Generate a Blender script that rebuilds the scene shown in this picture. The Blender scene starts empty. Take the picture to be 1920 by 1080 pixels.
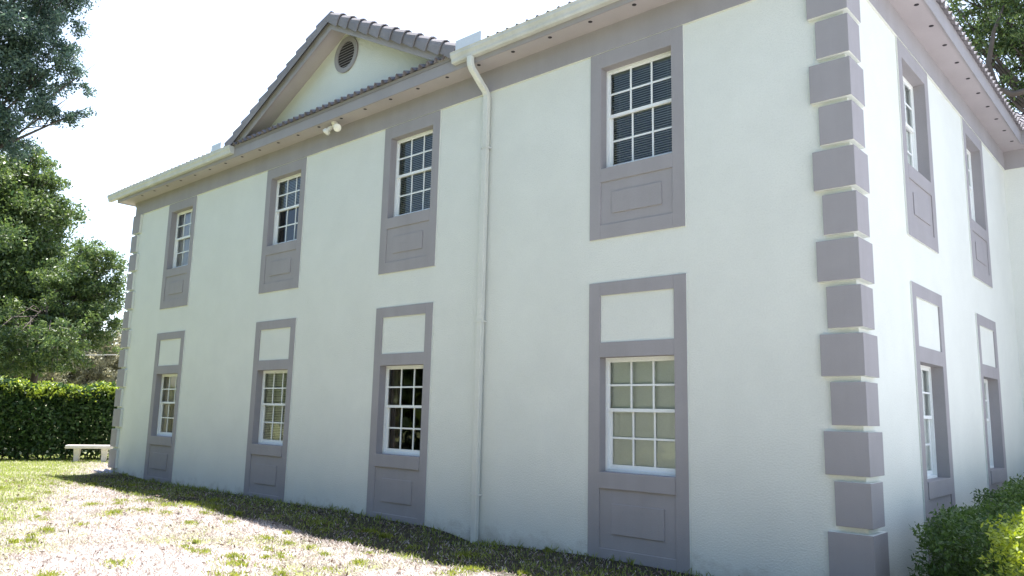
import bpy, bmesh, math, random
import numpy as np
from mathutils import Vector, Matrix

S = bpy.context.scene
C = S.collection
R = math.radians
random.seed(7)
rng = np.random.default_rng(11)

# ------------------------------------------------------------------ camera
cam_d = bpy.data.cameras.new('camera')
cam_d.sensor_width = 36.0
cam_d.lens = 1455.79 / 1920 * 36
cam_d.clip_end = 2000
cam = bpy.data.objects.new('camera', cam_d)
C.objects.link(cam)
_y, _p, _r = 0.7305, 0.1609, 0.0229
fw = Vector((-math.sin(_y) * math.cos(_p), math.cos(_y) * math.cos(_p), math.sin(_p)))
rt = Vector((math.cos(_y), math.sin(_y), 0))
up = rt.cross(fw)
r2 = math.cos(_r) * rt + math.sin(_r) * up
u2 = -math.sin(_r) * rt + math.cos(_r) * up
M = Matrix((r2, u2, -fw)).transposed().to_4x4()
M.translation = Vector((2.7394, -8.6309, 0.0))
cam.matrix_world = M
S.camera = cam

# ------------------------------------------------------------------ light
SUN_DIR = Vector((-1.1, 1.25, 7.6)).normalized()       # towards the sun
SKY_GLOW = 2.1
world = bpy.data.worlds.new('World')
S.world = world
world.use_nodes = True
nt = world.node_tree
sky = nt.nodes.new('ShaderNodeTexSky')
sky.sky_type = 'NISHITA'
sky.sun_disc = False
sky.sun_elevation = math.asin(SUN_DIR.z)
sky.sun_rotation = math.atan2(SUN_DIR.x, SUN_DIR.y)
sky.air_density = 1.0
sky.dust_density = 1.0
sky.ozone_density = 1.0
bg = nt.nodes['Background']
bg.inputs[1].default_value = 0.095
# white glow added by compass direction to bleach the sky and spare the front
_g = nt.nodes.new('ShaderNodeTexCoord')
_d = nt.nodes.new('ShaderNodeVectorMath'); _d.operation = 'DOT_PRODUCT'
_d.inputs[1].default_value = (-0.06, 0.998, 0.0)
nt.links.new(_g.outputs['Generated'], _d.inputs[0])
_m = nt.nodes.new('ShaderNodeMapRange'); _m.interpolation_type = 'SMOOTHSTEP'
_m.inputs['From Min'].default_value = -0.15; _m.inputs['From Max'].default_value = 0.12
_m.inputs['To Min'].default_value = 0.0; _m.inputs['To Max'].default_value = SKY_GLOW
nt.links.new(_d.outputs['Value'], _m.inputs['Value'])
_c = nt.nodes.new('ShaderNodeMixRGB'); _c.blend_type = 'ADD'; _c.inputs[0].default_value = 1.0
_k = nt.nodes.new('ShaderNodeCombineColor')
for _i in range(3): nt.links.new(_m.outputs[0], _k.inputs[_i])
nt.links.new(sky.outputs[0], _c.inputs[1]); nt.links.new(_k.outputs[0], _c.inputs[2])
nt.links.new(_c.outputs[0], bg.inputs[0])
sun_d = bpy.data.lights.new('sun', 'SUN')
sun_d.energy = 4.4
sun_d.angle = R(0.5)
sun_d.color = (1.0, 0.96, 0.90)
sun = bpy.data.objects.new('sun', sun_d)
C.objects.link(sun)
sun.rotation_euler = (-SUN_DIR).to_track_quat('-Z', 'Y').to_euler()
S.view_settings.view_transform = 'Standard'
S.view_settings.look = 'None'
S.view_settings.gamma = 1
S.view_settings.exposure = 1.75

# ------------------------------------------------------------------ materials
def mat(name):
    m = bpy.data.materials.new(name)
    m.use_nodes = True
    return m, m.node_tree, m.node_tree.nodes['Principled BSDF']

def N(t, kind, **kw):
    n = t.nodes.new(kind)
    for k, v in kw.items():
        if k in n.inputs: n.inputs[k].default_value = v
        else: setattr(n, k, v)
    return n

def ramp(t, fac, stops):
    r = t.nodes.new('ShaderNodeValToRGB')
    e = r.color_ramp.elements
    while len(e) < len(stops): e.new(0.5)
    for el, (p, c) in zip(e, stops):
        el.position = p
        el.color = (*c, 1) if len(c) == 3 else c
    t.links.new(fac, r.inputs[0])
    return r

def painted(name, col, rough=0.8, bump=0.35, scale=130, var=0.06, stain=0.0, splash=False):
    """painted stucco or trim: fine grain, slight tone drift, optional weather marks"""
    m, t, b = mat(name)
    tc = N(t, 'ShaderNodeTexCoord')
    n1 = N(t, 'ShaderNodeTexNoise', Scale=scale, Detail=3.0, Roughness=0.6)
    n2 = N(t, 'ShaderNodeTexNoise', Scale=1.1, Detail=5.0, Roughness=0.65)
    t.links.new(tc.outputs['Object'], n1.inputs['Vector'])
    t.links.new(tc.outputs['Object'], n2.inputs['Vector'])
    lo = tuple(c * (1 - var) for c in col)
    hi = tuple(min(1, c * (1 + var)) for c in col)
    r = ramp(t, n2.outputs['Fac'], [(0.3, lo), (0.7, hi)])
    g = ramp(t, n1.outputs['Fac'], [(0.3, (0.93,) * 3), (0.7, (1.0,) * 3)])
    mx = N(t, 'ShaderNodeMixRGB', blend_type='MULTIPLY')
    mx.inputs[0].default_value = 1.0
    t.links.new(r.outputs[0], mx.inputs[1])
    t.links.new(g.outputs[0], mx.inputs[2])
    out = mx.outputs[0]
    if stain > 0:
        # runs of grime: noise stretched along z
        mp = N(t, 'ShaderNodeMapping')
        mp.inputs['Scale'].default_value = (2.6, 2.6, 0.18)
        n3 = N(t, 'ShaderNodeTexNoise', Scale=1.0, Detail=6.0, Roughness=0.6)
        t.links.new(tc.outputs['Object'], mp.inputs['Vector'])
        t.links.new(mp.outputs[0], n3.inputs['Vector'])
        sr = ramp(t, n3.outputs['Fac'], [(0.35, (1 - stain, 1 - stain, 1 - stain * 1.2)), (0.62, (1, 1, 1))])
        m2 = N(t, 'ShaderNodeMixRGB', blend_type='MULTIPLY')
        m2.inputs[0].default_value = 1.0
        t.links.new(out, m2.inputs[1])
        t.links.new(sr.outputs[0], m2.inputs[2])
        out = m2.outputs[0]
    if splash:
        # mud thrown up by rain along the foot of the wall, in uneven tongues
        sp = N(t, 'ShaderNodeSeparateXYZ'); t.links.new(tc.outputs['Object'], sp.inputs[0])
        n4 = N(t, 'ShaderNodeTexNoise', Scale=3.5, Detail=7.0, Roughness=0.7)
        t.links.new(tc.outputs['Object'], n4.inputs['Vector'])
        ma = N(t, 'ShaderNodeMath', operation='MULTIPLY_ADD'); ma.inputs[1].default_value = -0.9
        t.links.new(n4.outputs['Fac'], ma.inputs[0]); t.links.new(sp.outputs['Z'], ma.inputs[2])
        mr = N(t, 'ShaderNodeMapRange'); mr.inputs['From Min'].default_value = -2.30; mr.inputs['From Max'].default_value = -2.08
        mr.inputs['To Min'].default_value = 0.38; mr.inputs['To Max'].default_value = 0.0
        t.links.new(ma.outputs[0], mr.inputs['Value'])
        m4 = N(t, 'ShaderNodeMixRGB'); m4.inputs[2].default_value = (0.30, 0.25, 0.20, 1)
        t.links.new(mr.outputs[0], m4.inputs[0]); t.links.new(out, m4.inputs[1])
        out = m4.outputs[0]
    t.links.new(out, b.inputs['Base Color'])
    bp = N(t, 'ShaderNodeBump', Strength=bump, Distance=0.01)
    t.links.new(n1.outputs['Fac'], bp.inputs['Height'])
    t.links.new(bp.outputs[0], b.inputs['Normal'])
    b.inputs['Roughness'].default_value = rough
    b.inputs['Specular IOR Level'].default_value = 0.25
    return m

WALL = painted('wall_stucco', (0.69, 0.705, 0.65), 0.9, 0.8, 50, 0.035, 0.0, True)
SPOUT = painted('downspout_paint', (0.66, 0.67, 0.62), 0.6, 0.08, 40, 0.05, 0.08)
TRIM = painted('trim_paint', (0.335, 0.318, 0.326), 0.85, 0.4, 120, 0.05, 0.06)
SOFF = painted('soffit_paint', (0.42, 0.385, 0.39), 0.85, 0.3, 120, 0.05)
GUT = painted('gutter_paint', (0.57, 0.57, 0.53), 0.45, 0.06, 30, 0.06, 0.14)
WHITE = painted('window_paint', (0.80, 0.82, 0.80), 0.5, 0.05, 60, 0.03)
METAL = painted('guard_metal', (0.62, 0.66, 0.72), 0.4, 0.03, 40, 0.05)
TILE = painted('roof_tile', (0.235, 0.222, 0.235), 0.85, 0.6, 60, 0.22)
CONC = painted('concrete', (0.62, 0.58, 0.56), 0.9, 0.5, 60, 0.10)
BLOCK = painted('splash_concrete', (0.38, 0.40, 0.47), 0.9, 0.5, 60, 0.10)
LAMP = painted('lamp_white', (0.74, 0.72, 0.62), 0.4, 0.05, 60, 0.03)
BLIND = painted('blind_white', (0.86, 0.90, 0.86), 0.6, 0.03, 60, 0.02)
CURT = painted('curtain_tan', (0.17, 0.14, 0.13), 0.9, 0.2, 40, 0.1)
PALE = painted('curtain_pale', (0.74, 0.69, 0.68), 0.9, 0.2, 40, 0.1)
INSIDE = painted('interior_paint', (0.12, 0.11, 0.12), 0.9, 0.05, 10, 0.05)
PAVE_BOUNCE = painted('bounce_concrete', (0.50, 0.49, 0.505), 0.9, 0.4, 40, 0.08)
BARK = painted('bark', (0.10, 0.085, 0.075), 0.95, 1.0, 14, 0.25)
DARK, _t, _b = mat('dark_hole'); _b.inputs['Base Color'].default_value = (0.03, 0.025, 0.03, 1); _b.inputs['Roughness'].default_value = 0.9
WIRE, _t, _b = mat('wire_grey'); _b.inputs['Base Color'].default_value = (0.45, 0.45, 0.45, 1); _b.inputs['Roughness'].default_value = 0.5

GLASS, _t, _b = mat('window_glass')
_t.nodes.remove(_b)
_o = _t.nodes['Material Output']
_tr = N(_t, 'ShaderNodeBsdfTransparent'); _tr.inputs[0].default_value = (0.97, 0.99, 0.99, 1)
_gl = N(_t, 'ShaderNodeBsdfGlossy', Roughness=0.015)
_fr = N(_t, 'ShaderNodeFresnel', IOR=1.6)
_tc = N(_t, 'ShaderNodeTexCoord')
_nz = N(_t, 'ShaderNodeTexNoise', Scale=2.2, Detail=1.0)
_bp = N(_t, 'ShaderNodeBump', Strength=0.06, Distance=0.05)
_t.links.new(_tc.outputs['Object'], _nz.inputs['Vector'])
_t.links.new(_nz.outputs['Fac'], _bp.inputs['Height'])
_t.links.new(_bp.outputs[0], _gl.inputs['Normal'])
_mx = N(_t, 'ShaderNodeMixShader')
_t.links.new(_fr.outputs[0], _mx.inputs[0])
_t.links.new(_tr.outputs[0], _mx.inputs[1])
_t.links.new(_gl.outputs[0], _mx.inputs[2])
_t.links.new(_mx.outputs[0], _o.inputs['Surface'])

LENS, _t, _b = mat('lamp_lens')
_b.inputs['Base Color'].default_value = (0.85, 0.82, 0.7, 1)
_b.inputs['Roughness'].default_value = 0.12

def foliage(name, dark, light, rough=0.45, trans=0.35):
    m, t, b = mat(name)
    g = N(t, 'ShaderNodeNewGeometry')
    r = ramp(t, g.outputs['Random Per Island'], [(0.0, dark), (0.6, tuple((a + c) / 2 for a, c in zip(dark, light))), (1.0, light)])
    t.links.new(r.outputs[0], b.inputs['Base Color'])
    b.inputs['Roughness'].default_value = rough
    b.inputs['Specular IOR Level'].default_value = 0.4
    tl = N(t, 'ShaderNodeBsdfTranslucent')
    hs = N(t, 'ShaderNodeHueSaturation', Saturation=1.15, Value=1.5)
    hs.inputs['Hue'].default_value = 0.49
    t.links.new(r.outputs[0], hs.inputs['Color'])
    t.links.new(hs.outputs[0], tl.inputs[0])
    mx = N(t, 'ShaderNodeMixShader')
    mx.inputs[0].default_value = trans
    t.links.new(b.outputs[0], mx.inputs[1])
    t.links.new(tl.outputs[0], mx.inputs[2])
    t.links.new(mx.outputs[0], t.nodes['Material Output'].inputs['Surface'])
    return m

L_OAK = foliage('oak_leaf', (0.035, 0.065, 0.06), (0.13, 0.19, 0.13))
L_TREE = foliage('tree_leaf', (0.036, 0.072, 0.032), (0.16, 0.22, 0.07))
L_SCRUB = foliage('scrub_leaf', (0.16, 0.165, 0.11), (0.36, 0.345, 0.23))
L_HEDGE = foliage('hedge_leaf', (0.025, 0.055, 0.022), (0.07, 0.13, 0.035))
L_SHRUB = foliage('shrub_leaf', (0.045, 0.085, 0.025), (0.11, 0.18, 0.05))
L_LIME = foliage('lime_leaf', (0.16, 0.22, 0.03), (0.36, 0.42, 0.08), 0.4, 0.4)
L_TOP = foliage('hedge_sunlit_leaf', (0.15, 0.22, 0.035), (0.36, 0.43, 0.09))  # lighter leaf colour standing in for sunlight on the hedge top
G_GREEN = foliage('green_blade', (0.15, 0.21, 0.04), (0.38, 0.44, 0.13), 0.6, 0.35)
G_TUFT = foliage('tuft_blade', (0.13, 0.17, 0.03), (0.36, 0.40, 0.10), 0.6, 0.35)
L_FLECK = foliage('fleck_shadow', (0.06, 0.045, 0.04), (0.22, 0.15, 0.11), 0.8, 0.1)  # dark brown for the flakes that imitate clod shadows
G_DRY = foliage('dry_blade', (0.25, 0.21, 0.19), (0.74, 0.69, 0.665), 0.8, 0.2)

# ------------------------------------------------------------------ mesh helpers
class MB:
    def __init__(self):
        self.v, self.f, self.m = [], [], []
    def face(self, pts, m=0):
        k = len(self.v)
        self.v += [tuple(p) for p in pts]
        self.f.append(tuple(range(k, k + len(pts))))
        self.m.append(m)
    def box(self, x0, x1, y0, y1, z0, z1, m=0, sides={}):
        k = len(self.v)
        self.v += [(x, y, z) for z in (z0, z1) for y in (y0, y1) for x in (x0, x1)]
        for tag, q in (('z0', (0, 2, 3, 1)), ('z1', (4, 5, 7, 6)), ('y0', (0, 1, 5, 4)), ('y1', (2, 6, 7, 3)), ('x0', (0, 4, 6, 2)), ('x1', (1, 3, 7, 5))):
            self.f.append(tuple(k + i for i in q))
            self.m.append(sides.get(tag, m))
        return self
    def prism(self, poly, a, b, axis='x', m=0):
        """poly of 2D points extruded along axis from a to b"""
        def P(p, c):
            return {'x': (c, p[0], p[1]), 'y': (p[0], c, p[1]), 'z': (p[0], p[1], c)}[axis]
        k = len(self.v); n = len(poly)
        self.v += [P(p, a) for p in poly] + [P(p, b) for p in poly]
        self.f.append(tuple(range(k + n - 1, k - 1, -1))); self.m.append(m)
        self.f.append(tuple(range(k + n, k + 2 * n))); self.m.append(m)
        for i in range(n):
            j = (i + 1) % n
            self.f.append((k + i, k + j, k + n + j, k + n + i)); self.m.append(m)
        return self
    def tube(self, pts, rad, seg=8, m=0, square=None):
        """tapered tube through pts; square=(w,d) makes a rectangular pipe"""
        pts = [Vector(p) for p in pts]
        k = len(self.v)
        n = 4 if square else seg
        for i, p in enumerate(pts):
            d = (pts[min(i + 1, len(pts) - 1)] - pts[max(i - 1, 0)]).normalized()
            if square:
                a = Vector((1, 0, 0)); b = d.cross(a).normalized()
                w, h = square
                ring = [p + a * sx * w / 2 + b * sy * h / 2 for sx, sy in ((-1, -1), (1, -1), (1, 1), (-1, 1))]
            else:
                ref = Vector((0, 0, 1)) if abs(d.z) < 0.9 else Vector((1, 0, 0))
                a = d.cross(ref).normalized(); b = d.cross(a)
                rr = rad[i] if isinstance(rad, (list, tuple)) else rad
                ring = [p + (a * math.cos(t) + b * math.sin(t)) * rr for t in [2 * math.pi * j / seg for j in range(seg)]]
            self.v += [tuple(q) for q in ring]
        for i in range(len(pts) - 1):
            for j in range(n):
                j2 = (j + 1) % n
                self.f.append((k + i * n + j, k + i * n + j2, k + (i + 1) * n + j2, k + (i + 1) * n + j)); self.m.append(m)
        self.f.append(tuple(k + j for j in range(n))); self.m.append(m)
        self.f.append(tuple(k + (len(pts) - 1) * n + j for j in reversed(range(n)))); self.m.append(m)
        return self
    def xf(self, fn):
        self.v = [fn(*p) for p in self.v]
        return self
    def build(self, name, mats, parent=None, bevel=0, smooth=False, recalc=True):
        me = bpy.data.meshes.new(name)
        me.from_pydata(self.v, [], self.f)
        for mm in (mats if isinstance(mats, (list, tuple)) else [mats]): me.materials.append(mm)
        me.polygons.foreach_set('material_index', self.m)
        if recalc:
            b = bmesh.new(); b.from_mesh(me)
            bmesh.ops.recalc_face_normals(b, faces=b.faces)
            b.to_mesh(me); b.free()
        if smooth: me.polygons.foreach_set('use_smooth', [True] * len(me.polygons))
        me.update()
        o = bpy.data.objects.new(name, me)
        C.objects.link(o)
        if parent: o.parent = parent
        if bevel:
            bv = o.modifiers.new('bevel', 'BEVEL'); bv.width = bevel; bv.segments = 2; bv.limit_method = 'ANGLE'
        return o

def thing(name, loc, label, cat, group=None):
    o = bpy.data.objects.new(name, None)
    C.objects.link(o)
    o.location = loc
    o['label'] = label; o['category'] = cat
    if group: o['group'] = group
    return o

def tag(o, label=None, cat=None, group=None, kind=None):
    for k, v in (('label', label), ('category', cat), ('group', group), ('kind', kind)):
        if v: o[k] = v
    return o

def np_mesh(name, verts, nper, mats, parent=None):
    """verts (n*nper,3); each nper block is one face"""
    n = len(verts) // nper
    me = bpy.data.meshes.new(name)
    me.vertices.add(n * nper)
    me.vertices.foreach_set('co', np.ascontiguousarray(verts, dtype=np.float32).ravel())
    me.loops.add(n * nper)
    me.loops.foreach_set('vertex_index', np.arange(n * nper, dtype=np.int32))
    me.polygons.add(n)
    me.polygons.foreach_set('loop_start', np.arange(0, n * nper, nper, dtype=np.int32))
    me.polygons.foreach_set('loop_total', np.full(n, nper, dtype=np.int32))
    me.materials.append(mats)
    me.update(calc_edges=True)
    o = bpy.data.objects.new(name, me)
    C.objects.link(o)
    if parent: o.parent = parent
    return o

def leaf_quads(pos, size, upbias=0.35):
    n = len(pos)
    d = rng.normal(size=(n, 3)); d /= np.linalg.norm(d, axis=1, keepdims=True)
    nm = rng.normal(size=(n, 3)); nm[:, 2] += upbias * 2
    a = np.cross(d, nm); a /= np.linalg.norm(a, axis=1, keepdims=True) + 1e-9
    s = size * rng.uniform(0.6, 1.4, size=(n, 1))
    q = np.stack([pos - d * s, pos + a * s * 0.42 - d * s * 0.1, pos + d * s, pos - a * s * 0.42 - d * s * 0.1], 1)
    return q.reshape(-1, 3)

def clump_points(clumps, density, flat=0.85, jitter=0.0):
    out = []
    for (x, y, z, r) in clumps:
        # every clump is broken into smaller sprays so the outline is ragged
        ns = max(5, int(16 * r ** 1.2))
        for _ in range(ns):
            d = rng.normal(size=3); d /= np.linalg.norm(d)
            rr = r * rng.uniform(0.2, 1.12)
            c = np.array([x, y, z]) + d * rr * np.array([1, 1, flat])
            sr = r * rng.uniform(0.12, 0.32) + 0.10
            k = max(6, int(density * sr ** 2))
            e = rng.normal(size=(k, 3)); e /= np.linalg.norm(e, axis=1, keepdims=True)
            out.append(c + e * sr * rng.uniform(0.2, 1.0, size=(k, 1)) * np.array([1.15, 1.15, 0.75]))
    return np.concatenate(out)

# ------------------------------------------------------------------ ground
BX = np.array([-400, -24, -18.66, -16.9, -15.4, -12.2, -10.7, -8.9, -8.2, -6.7, -6.2, -5.7, -5.0, -3.5, -2.0, 0, 3, 400.])
BZ = np.array([-1.75, -1.75, -1.71, -1.79, -1.79, -1.78, -1.785, -1.75, -1.768, -1.77, -1.81, -1.88, -1.85, -1.80, -1.82, -1.85, -1.85, -1.85])
_wv = [(rng.uniform(0.2, 0.9), rng.uniform(0, 6.3), rng.uniform(0, 6.3)) for _ in range(7)]
_wf = [(rng.uniform(2.0, 6.0), rng.uniform(0, 6.3), rng.uniform(0, 6.3)) for _ in range(10)]
def gz(x, y):
    x = np.asarray(x, float); y = np.asarray(y, float)
    w = np.exp(-(np.minimum(y, 0) / 1.3) ** 2)
    base = -1.74 + 0.0 * x
    z = base * (1 - w) + np.interp(x, BX, BZ) * w
    lo = sum(np.sin(k * (np.cos(a) * x + np.sin(a) * y) + b) for k, a, b in _wv) * 0.014
    hi = sum(np.sin(k * (np.cos(a) * x + np.sin(a) * y) + b) for k, a, b in _wf) * 0.005
    z = z + (lo + hi) * (1 - 0.8 * w)
    z = z + 0.07 * np.exp(-((x + 16.0) / 3.0) ** 2 - ((y + 3.3) / 0.9) ** 2)
    return z

def axis(fine0, fine1, step, far):
    a = list(np.arange(fine0, fine1 + 1e-6, step))
    g = step; x = fine1
    while x < far: g *= 1.35; x += g; a.append(x)
    g = step; x = fine0
    while x > -far: g *= 1.35; x -= g; a.insert(0, x)
    return np.array(a)
gx = axis(-26, 4, 0.11, 600); gy = axis(-9, 2, 0.10, 600)
GX, GY = np.meshgrid(gx, gy)
GZ = gz(GX, GY)
nx, ny = len(gx), len(gy)
me = bpy.data.meshes.new('ground')
me.vertices.add(nx * ny)
me.vertices.foreach_set('co', np.stack([GX, GY, GZ], -1).astype(np.float32).ravel())
ii = (np.arange(ny - 1)[:, None] * nx + np.arange(nx - 1)[None, :]).ravel()
fq = np.stack([ii, ii + 1, ii + nx + 1, ii + nx], 1)
me.loops.add(fq.size); me.loops.foreach_set('vertex_index', fq.ravel().astype(np.int32))
me.polygons.add(len(fq))
me.polygons.foreach_set('loop_start', (np.arange(len(fq)) * 4).astype(np.int32))
me.polygons.foreach_set('loop_total', np.full(len(fq), 4, np.int32))
me.polygons.foreach_set('use_smooth', np.ones(len(fq), bool))
me.update(calc_edges=True)
ground = bpy.data.objects.new('ground', me); C.objects.link(ground)
ground['kind'] = 'structure'
GM, t, b = mat('lawn_soil')
tc = N(t, 'ShaderNodeTexCoord')
n1 = N(t, 'ShaderNodeTexNoise', Scale=0.55, Detail=6.0, Roughness=0.62)
n2 = N(t, 'ShaderNodeTexNoise', Scale=9.0, Detail=8.0, Roughness=0.7)
n3 = N(t, 'ShaderNodeTexNoise', Scale=55.0, Detail=5.0, Roughness=0.7)
for n in (n1, n2, n3): t.links.new(tc.outputs['Object'], n.inputs['Vector'])
soil = ramp(t, n2.outputs['Fac'], [(0.28, (0.21, 0.18, 0.17)), (0.45, (0.47, 0.43, 0.415)), (0.68, (0.62, 0.585, 0.57))])
grs = ramp(t, n2.outputs['Fac'], [(0.3, (0.15, 0.17, 0.06)), (0.7, (0.36, 0.38, 0.17))])
mk = ramp(t, n1.outputs['Fac'], [(0.50, (0, 0, 0)), (0.62, (1, 1, 1))])
mx = N(t, 'ShaderNodeMixRGB'); t.links.new(mk.outputs[0], mx.inputs[0])
t.links.new(soil.outputs[0], mx.inputs[1]); t.links.new(grs.outputs[0], mx.inputs[2])
fl = ramp(t, n3.outputs['Fac'], [(0.36, (0.34, 0.30, 0.31)), (0.46, (1, 1, 1))])  # dark flecks put the small shadows between clods into the colour
# thin grass by the wall, its earth painted dark to deepen the building's shadow
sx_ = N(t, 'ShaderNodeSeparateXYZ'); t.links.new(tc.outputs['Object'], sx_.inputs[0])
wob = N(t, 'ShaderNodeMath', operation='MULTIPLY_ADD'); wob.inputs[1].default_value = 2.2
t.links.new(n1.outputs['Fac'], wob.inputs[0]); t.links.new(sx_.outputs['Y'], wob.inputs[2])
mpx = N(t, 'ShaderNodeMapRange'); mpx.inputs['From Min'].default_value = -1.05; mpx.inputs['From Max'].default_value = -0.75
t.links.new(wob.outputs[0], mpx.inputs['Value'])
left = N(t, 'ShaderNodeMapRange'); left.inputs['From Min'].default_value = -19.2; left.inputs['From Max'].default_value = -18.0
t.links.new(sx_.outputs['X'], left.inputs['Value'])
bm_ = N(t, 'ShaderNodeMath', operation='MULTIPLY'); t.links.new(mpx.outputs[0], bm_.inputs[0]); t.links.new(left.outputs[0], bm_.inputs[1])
shade_earth = ramp(t, n2.outputs['Fac'], [(0.3, (0.035, 0.033, 0.025)), (0.55, (0.07, 0.065, 0.045)), (0.8, (0.11, 0.10, 0.075))])
mb_ = N(t, 'ShaderNodeMixRGB'); t.links.new(bm_.outputs[0], mb_.inputs[0]); t.links.new(mx.outputs[0], mb_.inputs[1]); t.links.new(shade_earth.outputs[0], mb_.inputs[2])
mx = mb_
far_ = N(t, 'ShaderNodeMapRange'); far_.inputs['From Min'].default_value = -7.6; far_.inputs['From Max'].default_value = -6.2
far_.inputs['To Min'].default_value = 0.75; far_.inputs['To Max'].default_value = 0.0
t.links.new(wob.outputs[0], far_.inputs['Value'])
mb2 = N(t, 'ShaderNodeMixRGB'); t.links.new(far_.outputs[0], mb2.inputs[0]); t.links.new(mx.outputs[0], mb2.inputs[1]); t.links.new(grs.outputs[0], mb2.inputs[2])
mx = mb2
# the greener lawn towards the hedge
la = N(t, 'ShaderNodeMath', operation='MULTIPLY_ADD'); la.inputs[1].default_value = 0.475
t.links.new(sx_.outputs['X'], la.inputs[0]); t.links.new(wob.outputs[0], la.inputs[2])
lm = N(t, 'ShaderNodeMapRange'); lm.inputs['From Min'].default_value = -8.9; lm.inputs['From Max'].default_value = -8.2
lm.inputs['To Min'].default_value = 0.8; lm.inputs['To Max'].default_value = 0.0
t.links.new(la.outputs[0], lm.inputs['Value'])
mb3 = N(t, 'ShaderNodeMixRGB'); t.links.new(lm.outputs[0], mb3.inputs[0]); t.links.new(mx.outputs[0], mb3.inputs[1]); t.links.new(grs.outputs[0], mb3.inputs[2])
mx = mb3
m2 = N(t, 'ShaderNodeMixRGB', blend_type='MULTIPLY'); m2.inputs[0].default_value = 1
t.links.new(mx.outputs[0], m2.inputs[1]); t.links.new(fl.outputs[0], m2.inputs[2])
t.links.new(m2.outputs[0], b.inputs['Base Color'])
b.inputs['Roughness'].default_value = 0.95
b.inputs['Specular IOR Level'].default_value = 0.1
bp = N(t, 'ShaderNodeBump', Strength=0.9, Distance=0.03)
t.links.new(n3.outputs['Fac'], bp.inputs['Height']); t.links.new(bp.outputs[0], b.inputs['Normal'])
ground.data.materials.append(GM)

pv = MB(); pv.box(2.9, 45, -45, 60.0, -1.95, -1.70); pv.box(1.75, 2.9, 0.6, 9.3, -1.95, -1.702)  # unseen pale slab added to bounce sunlight onto the side wall
tag(pv.build('bounce_pavement', PAVE_BOUNCE), kind='structure')

# ------------------------------------------------------------------ the building
XL, XR, YB = -18.97, 0.0, 16.0          # left end, right corner, back
WY, WX = 9.44, 9.0                      # the wing's front wall, its right end
ZB, ZT = -2.1, 5.60                     # wall bottom, wall top
ZS = 5.53                               # soffit
OV = 0.40                               # overhang
PITCH = 0.45
Bd = thing('office_building', (0, 0, 0), 'two storey pale stucco building with grey trim, corner quoins and a small front gable', 'building')

FR = 5.15                                # frieze underside
BW = 0.183
front_cols = [(-16.955, -15.455), (-12.24, -10.735), (-8.205, -6.715), (-3.54, -2.04)]
side_cols = [(2.06, 3.57), (5.76, 7.27)]
LOW = (-0.72, 0.78); UPP = (3.42, 4.92)
def Fx(s, n, z): return (s, -n, z)
def Sx(s, n, z): return (n, s, z)
def Wx(s, n, z): return (s, WY - n, z)
wing_cols = [(1.2, 2.7)]

def wall_sheet(mb, fn, s0, s1, cols, z0=ZB, z1=ZT):
    mg = 0.08
    ss = sorted({s0, s1, *[v for a, b_ in cols for v in (a + BW - mg, b_ - BW + mg)]})
    zz = sorted({z0, z1, LOW[0] - mg, LOW[1] + mg, UPP[0] - mg, UPP[1] + mg})
    holes = [(a + BW - mg, b_ - BW + mg, lo - mg, hi + mg) for a, b_ in cols for lo, hi in (LOW, UPP)]
    def hole(x, z): return any(h[0] < x < h[1] and h[2] < z < h[3] for h in holes)
    for i in range(len(ss) - 1):
        for j in range(len(zz) - 1):
            xm, zm = (ss[i] + ss[i + 1]) / 2, (zz[j] + zz[j + 1]) / 2
            if hole(xm, zm): continue
            for n in (0, -0.29):
                mb.face([fn(ss[i], n, zz[j]), fn(ss[i + 1], n, zz[j]), fn(ss[i + 1], n, zz[j + 1]), fn(ss[i], n, zz[j + 1])])
    for a, b_, c, d in holes:           # the thickness of the wall round each opening
        for p, q in (((a, c), (b_, c)), ((b_, c), (b_, d)), ((b_, d), (a, d)), ((a, d), (a, c))):
            mb.face([fn(p[0], 0, p[1]), fn(q[0], 0, q[1]), fn(q[0], -0.29, q[1]), fn(p[0], -0.29, p[1])])

w = MB(); wall_sheet(w, Fx, XL, XR, front_cols); w.build('wall', WALL, Bd, recalc=False)
w = MB(); wall_sheet(w, Sx, 0.0, WY, side_cols); w.build('wall', WALL, Bd, recalc=False)
w = MB(); wall_sheet(w, Wx, 0.0, WX, wing_cols); w.build('wall', WALL, Bd, recalc=False)
w = MB()
w.box(XL, XL + 0.19, 0.19, YB, ZB, ZT); w.box(XL + 0.19, WX, YB - 0.19, YB, ZB, ZT); w.box(WX - 0.19, WX, WY + 0.19, YB - 0.19, ZB, ZT)
w.build('wall', WALL, Bd)
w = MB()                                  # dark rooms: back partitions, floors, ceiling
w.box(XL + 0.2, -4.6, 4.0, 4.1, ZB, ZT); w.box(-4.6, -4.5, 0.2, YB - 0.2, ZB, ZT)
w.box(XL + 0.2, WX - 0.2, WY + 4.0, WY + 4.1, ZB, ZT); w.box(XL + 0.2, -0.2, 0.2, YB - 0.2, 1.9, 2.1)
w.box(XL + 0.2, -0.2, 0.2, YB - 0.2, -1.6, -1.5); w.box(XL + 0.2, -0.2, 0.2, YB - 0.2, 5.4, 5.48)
w.build('interior_partition', INSIDE, Bd)

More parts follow.
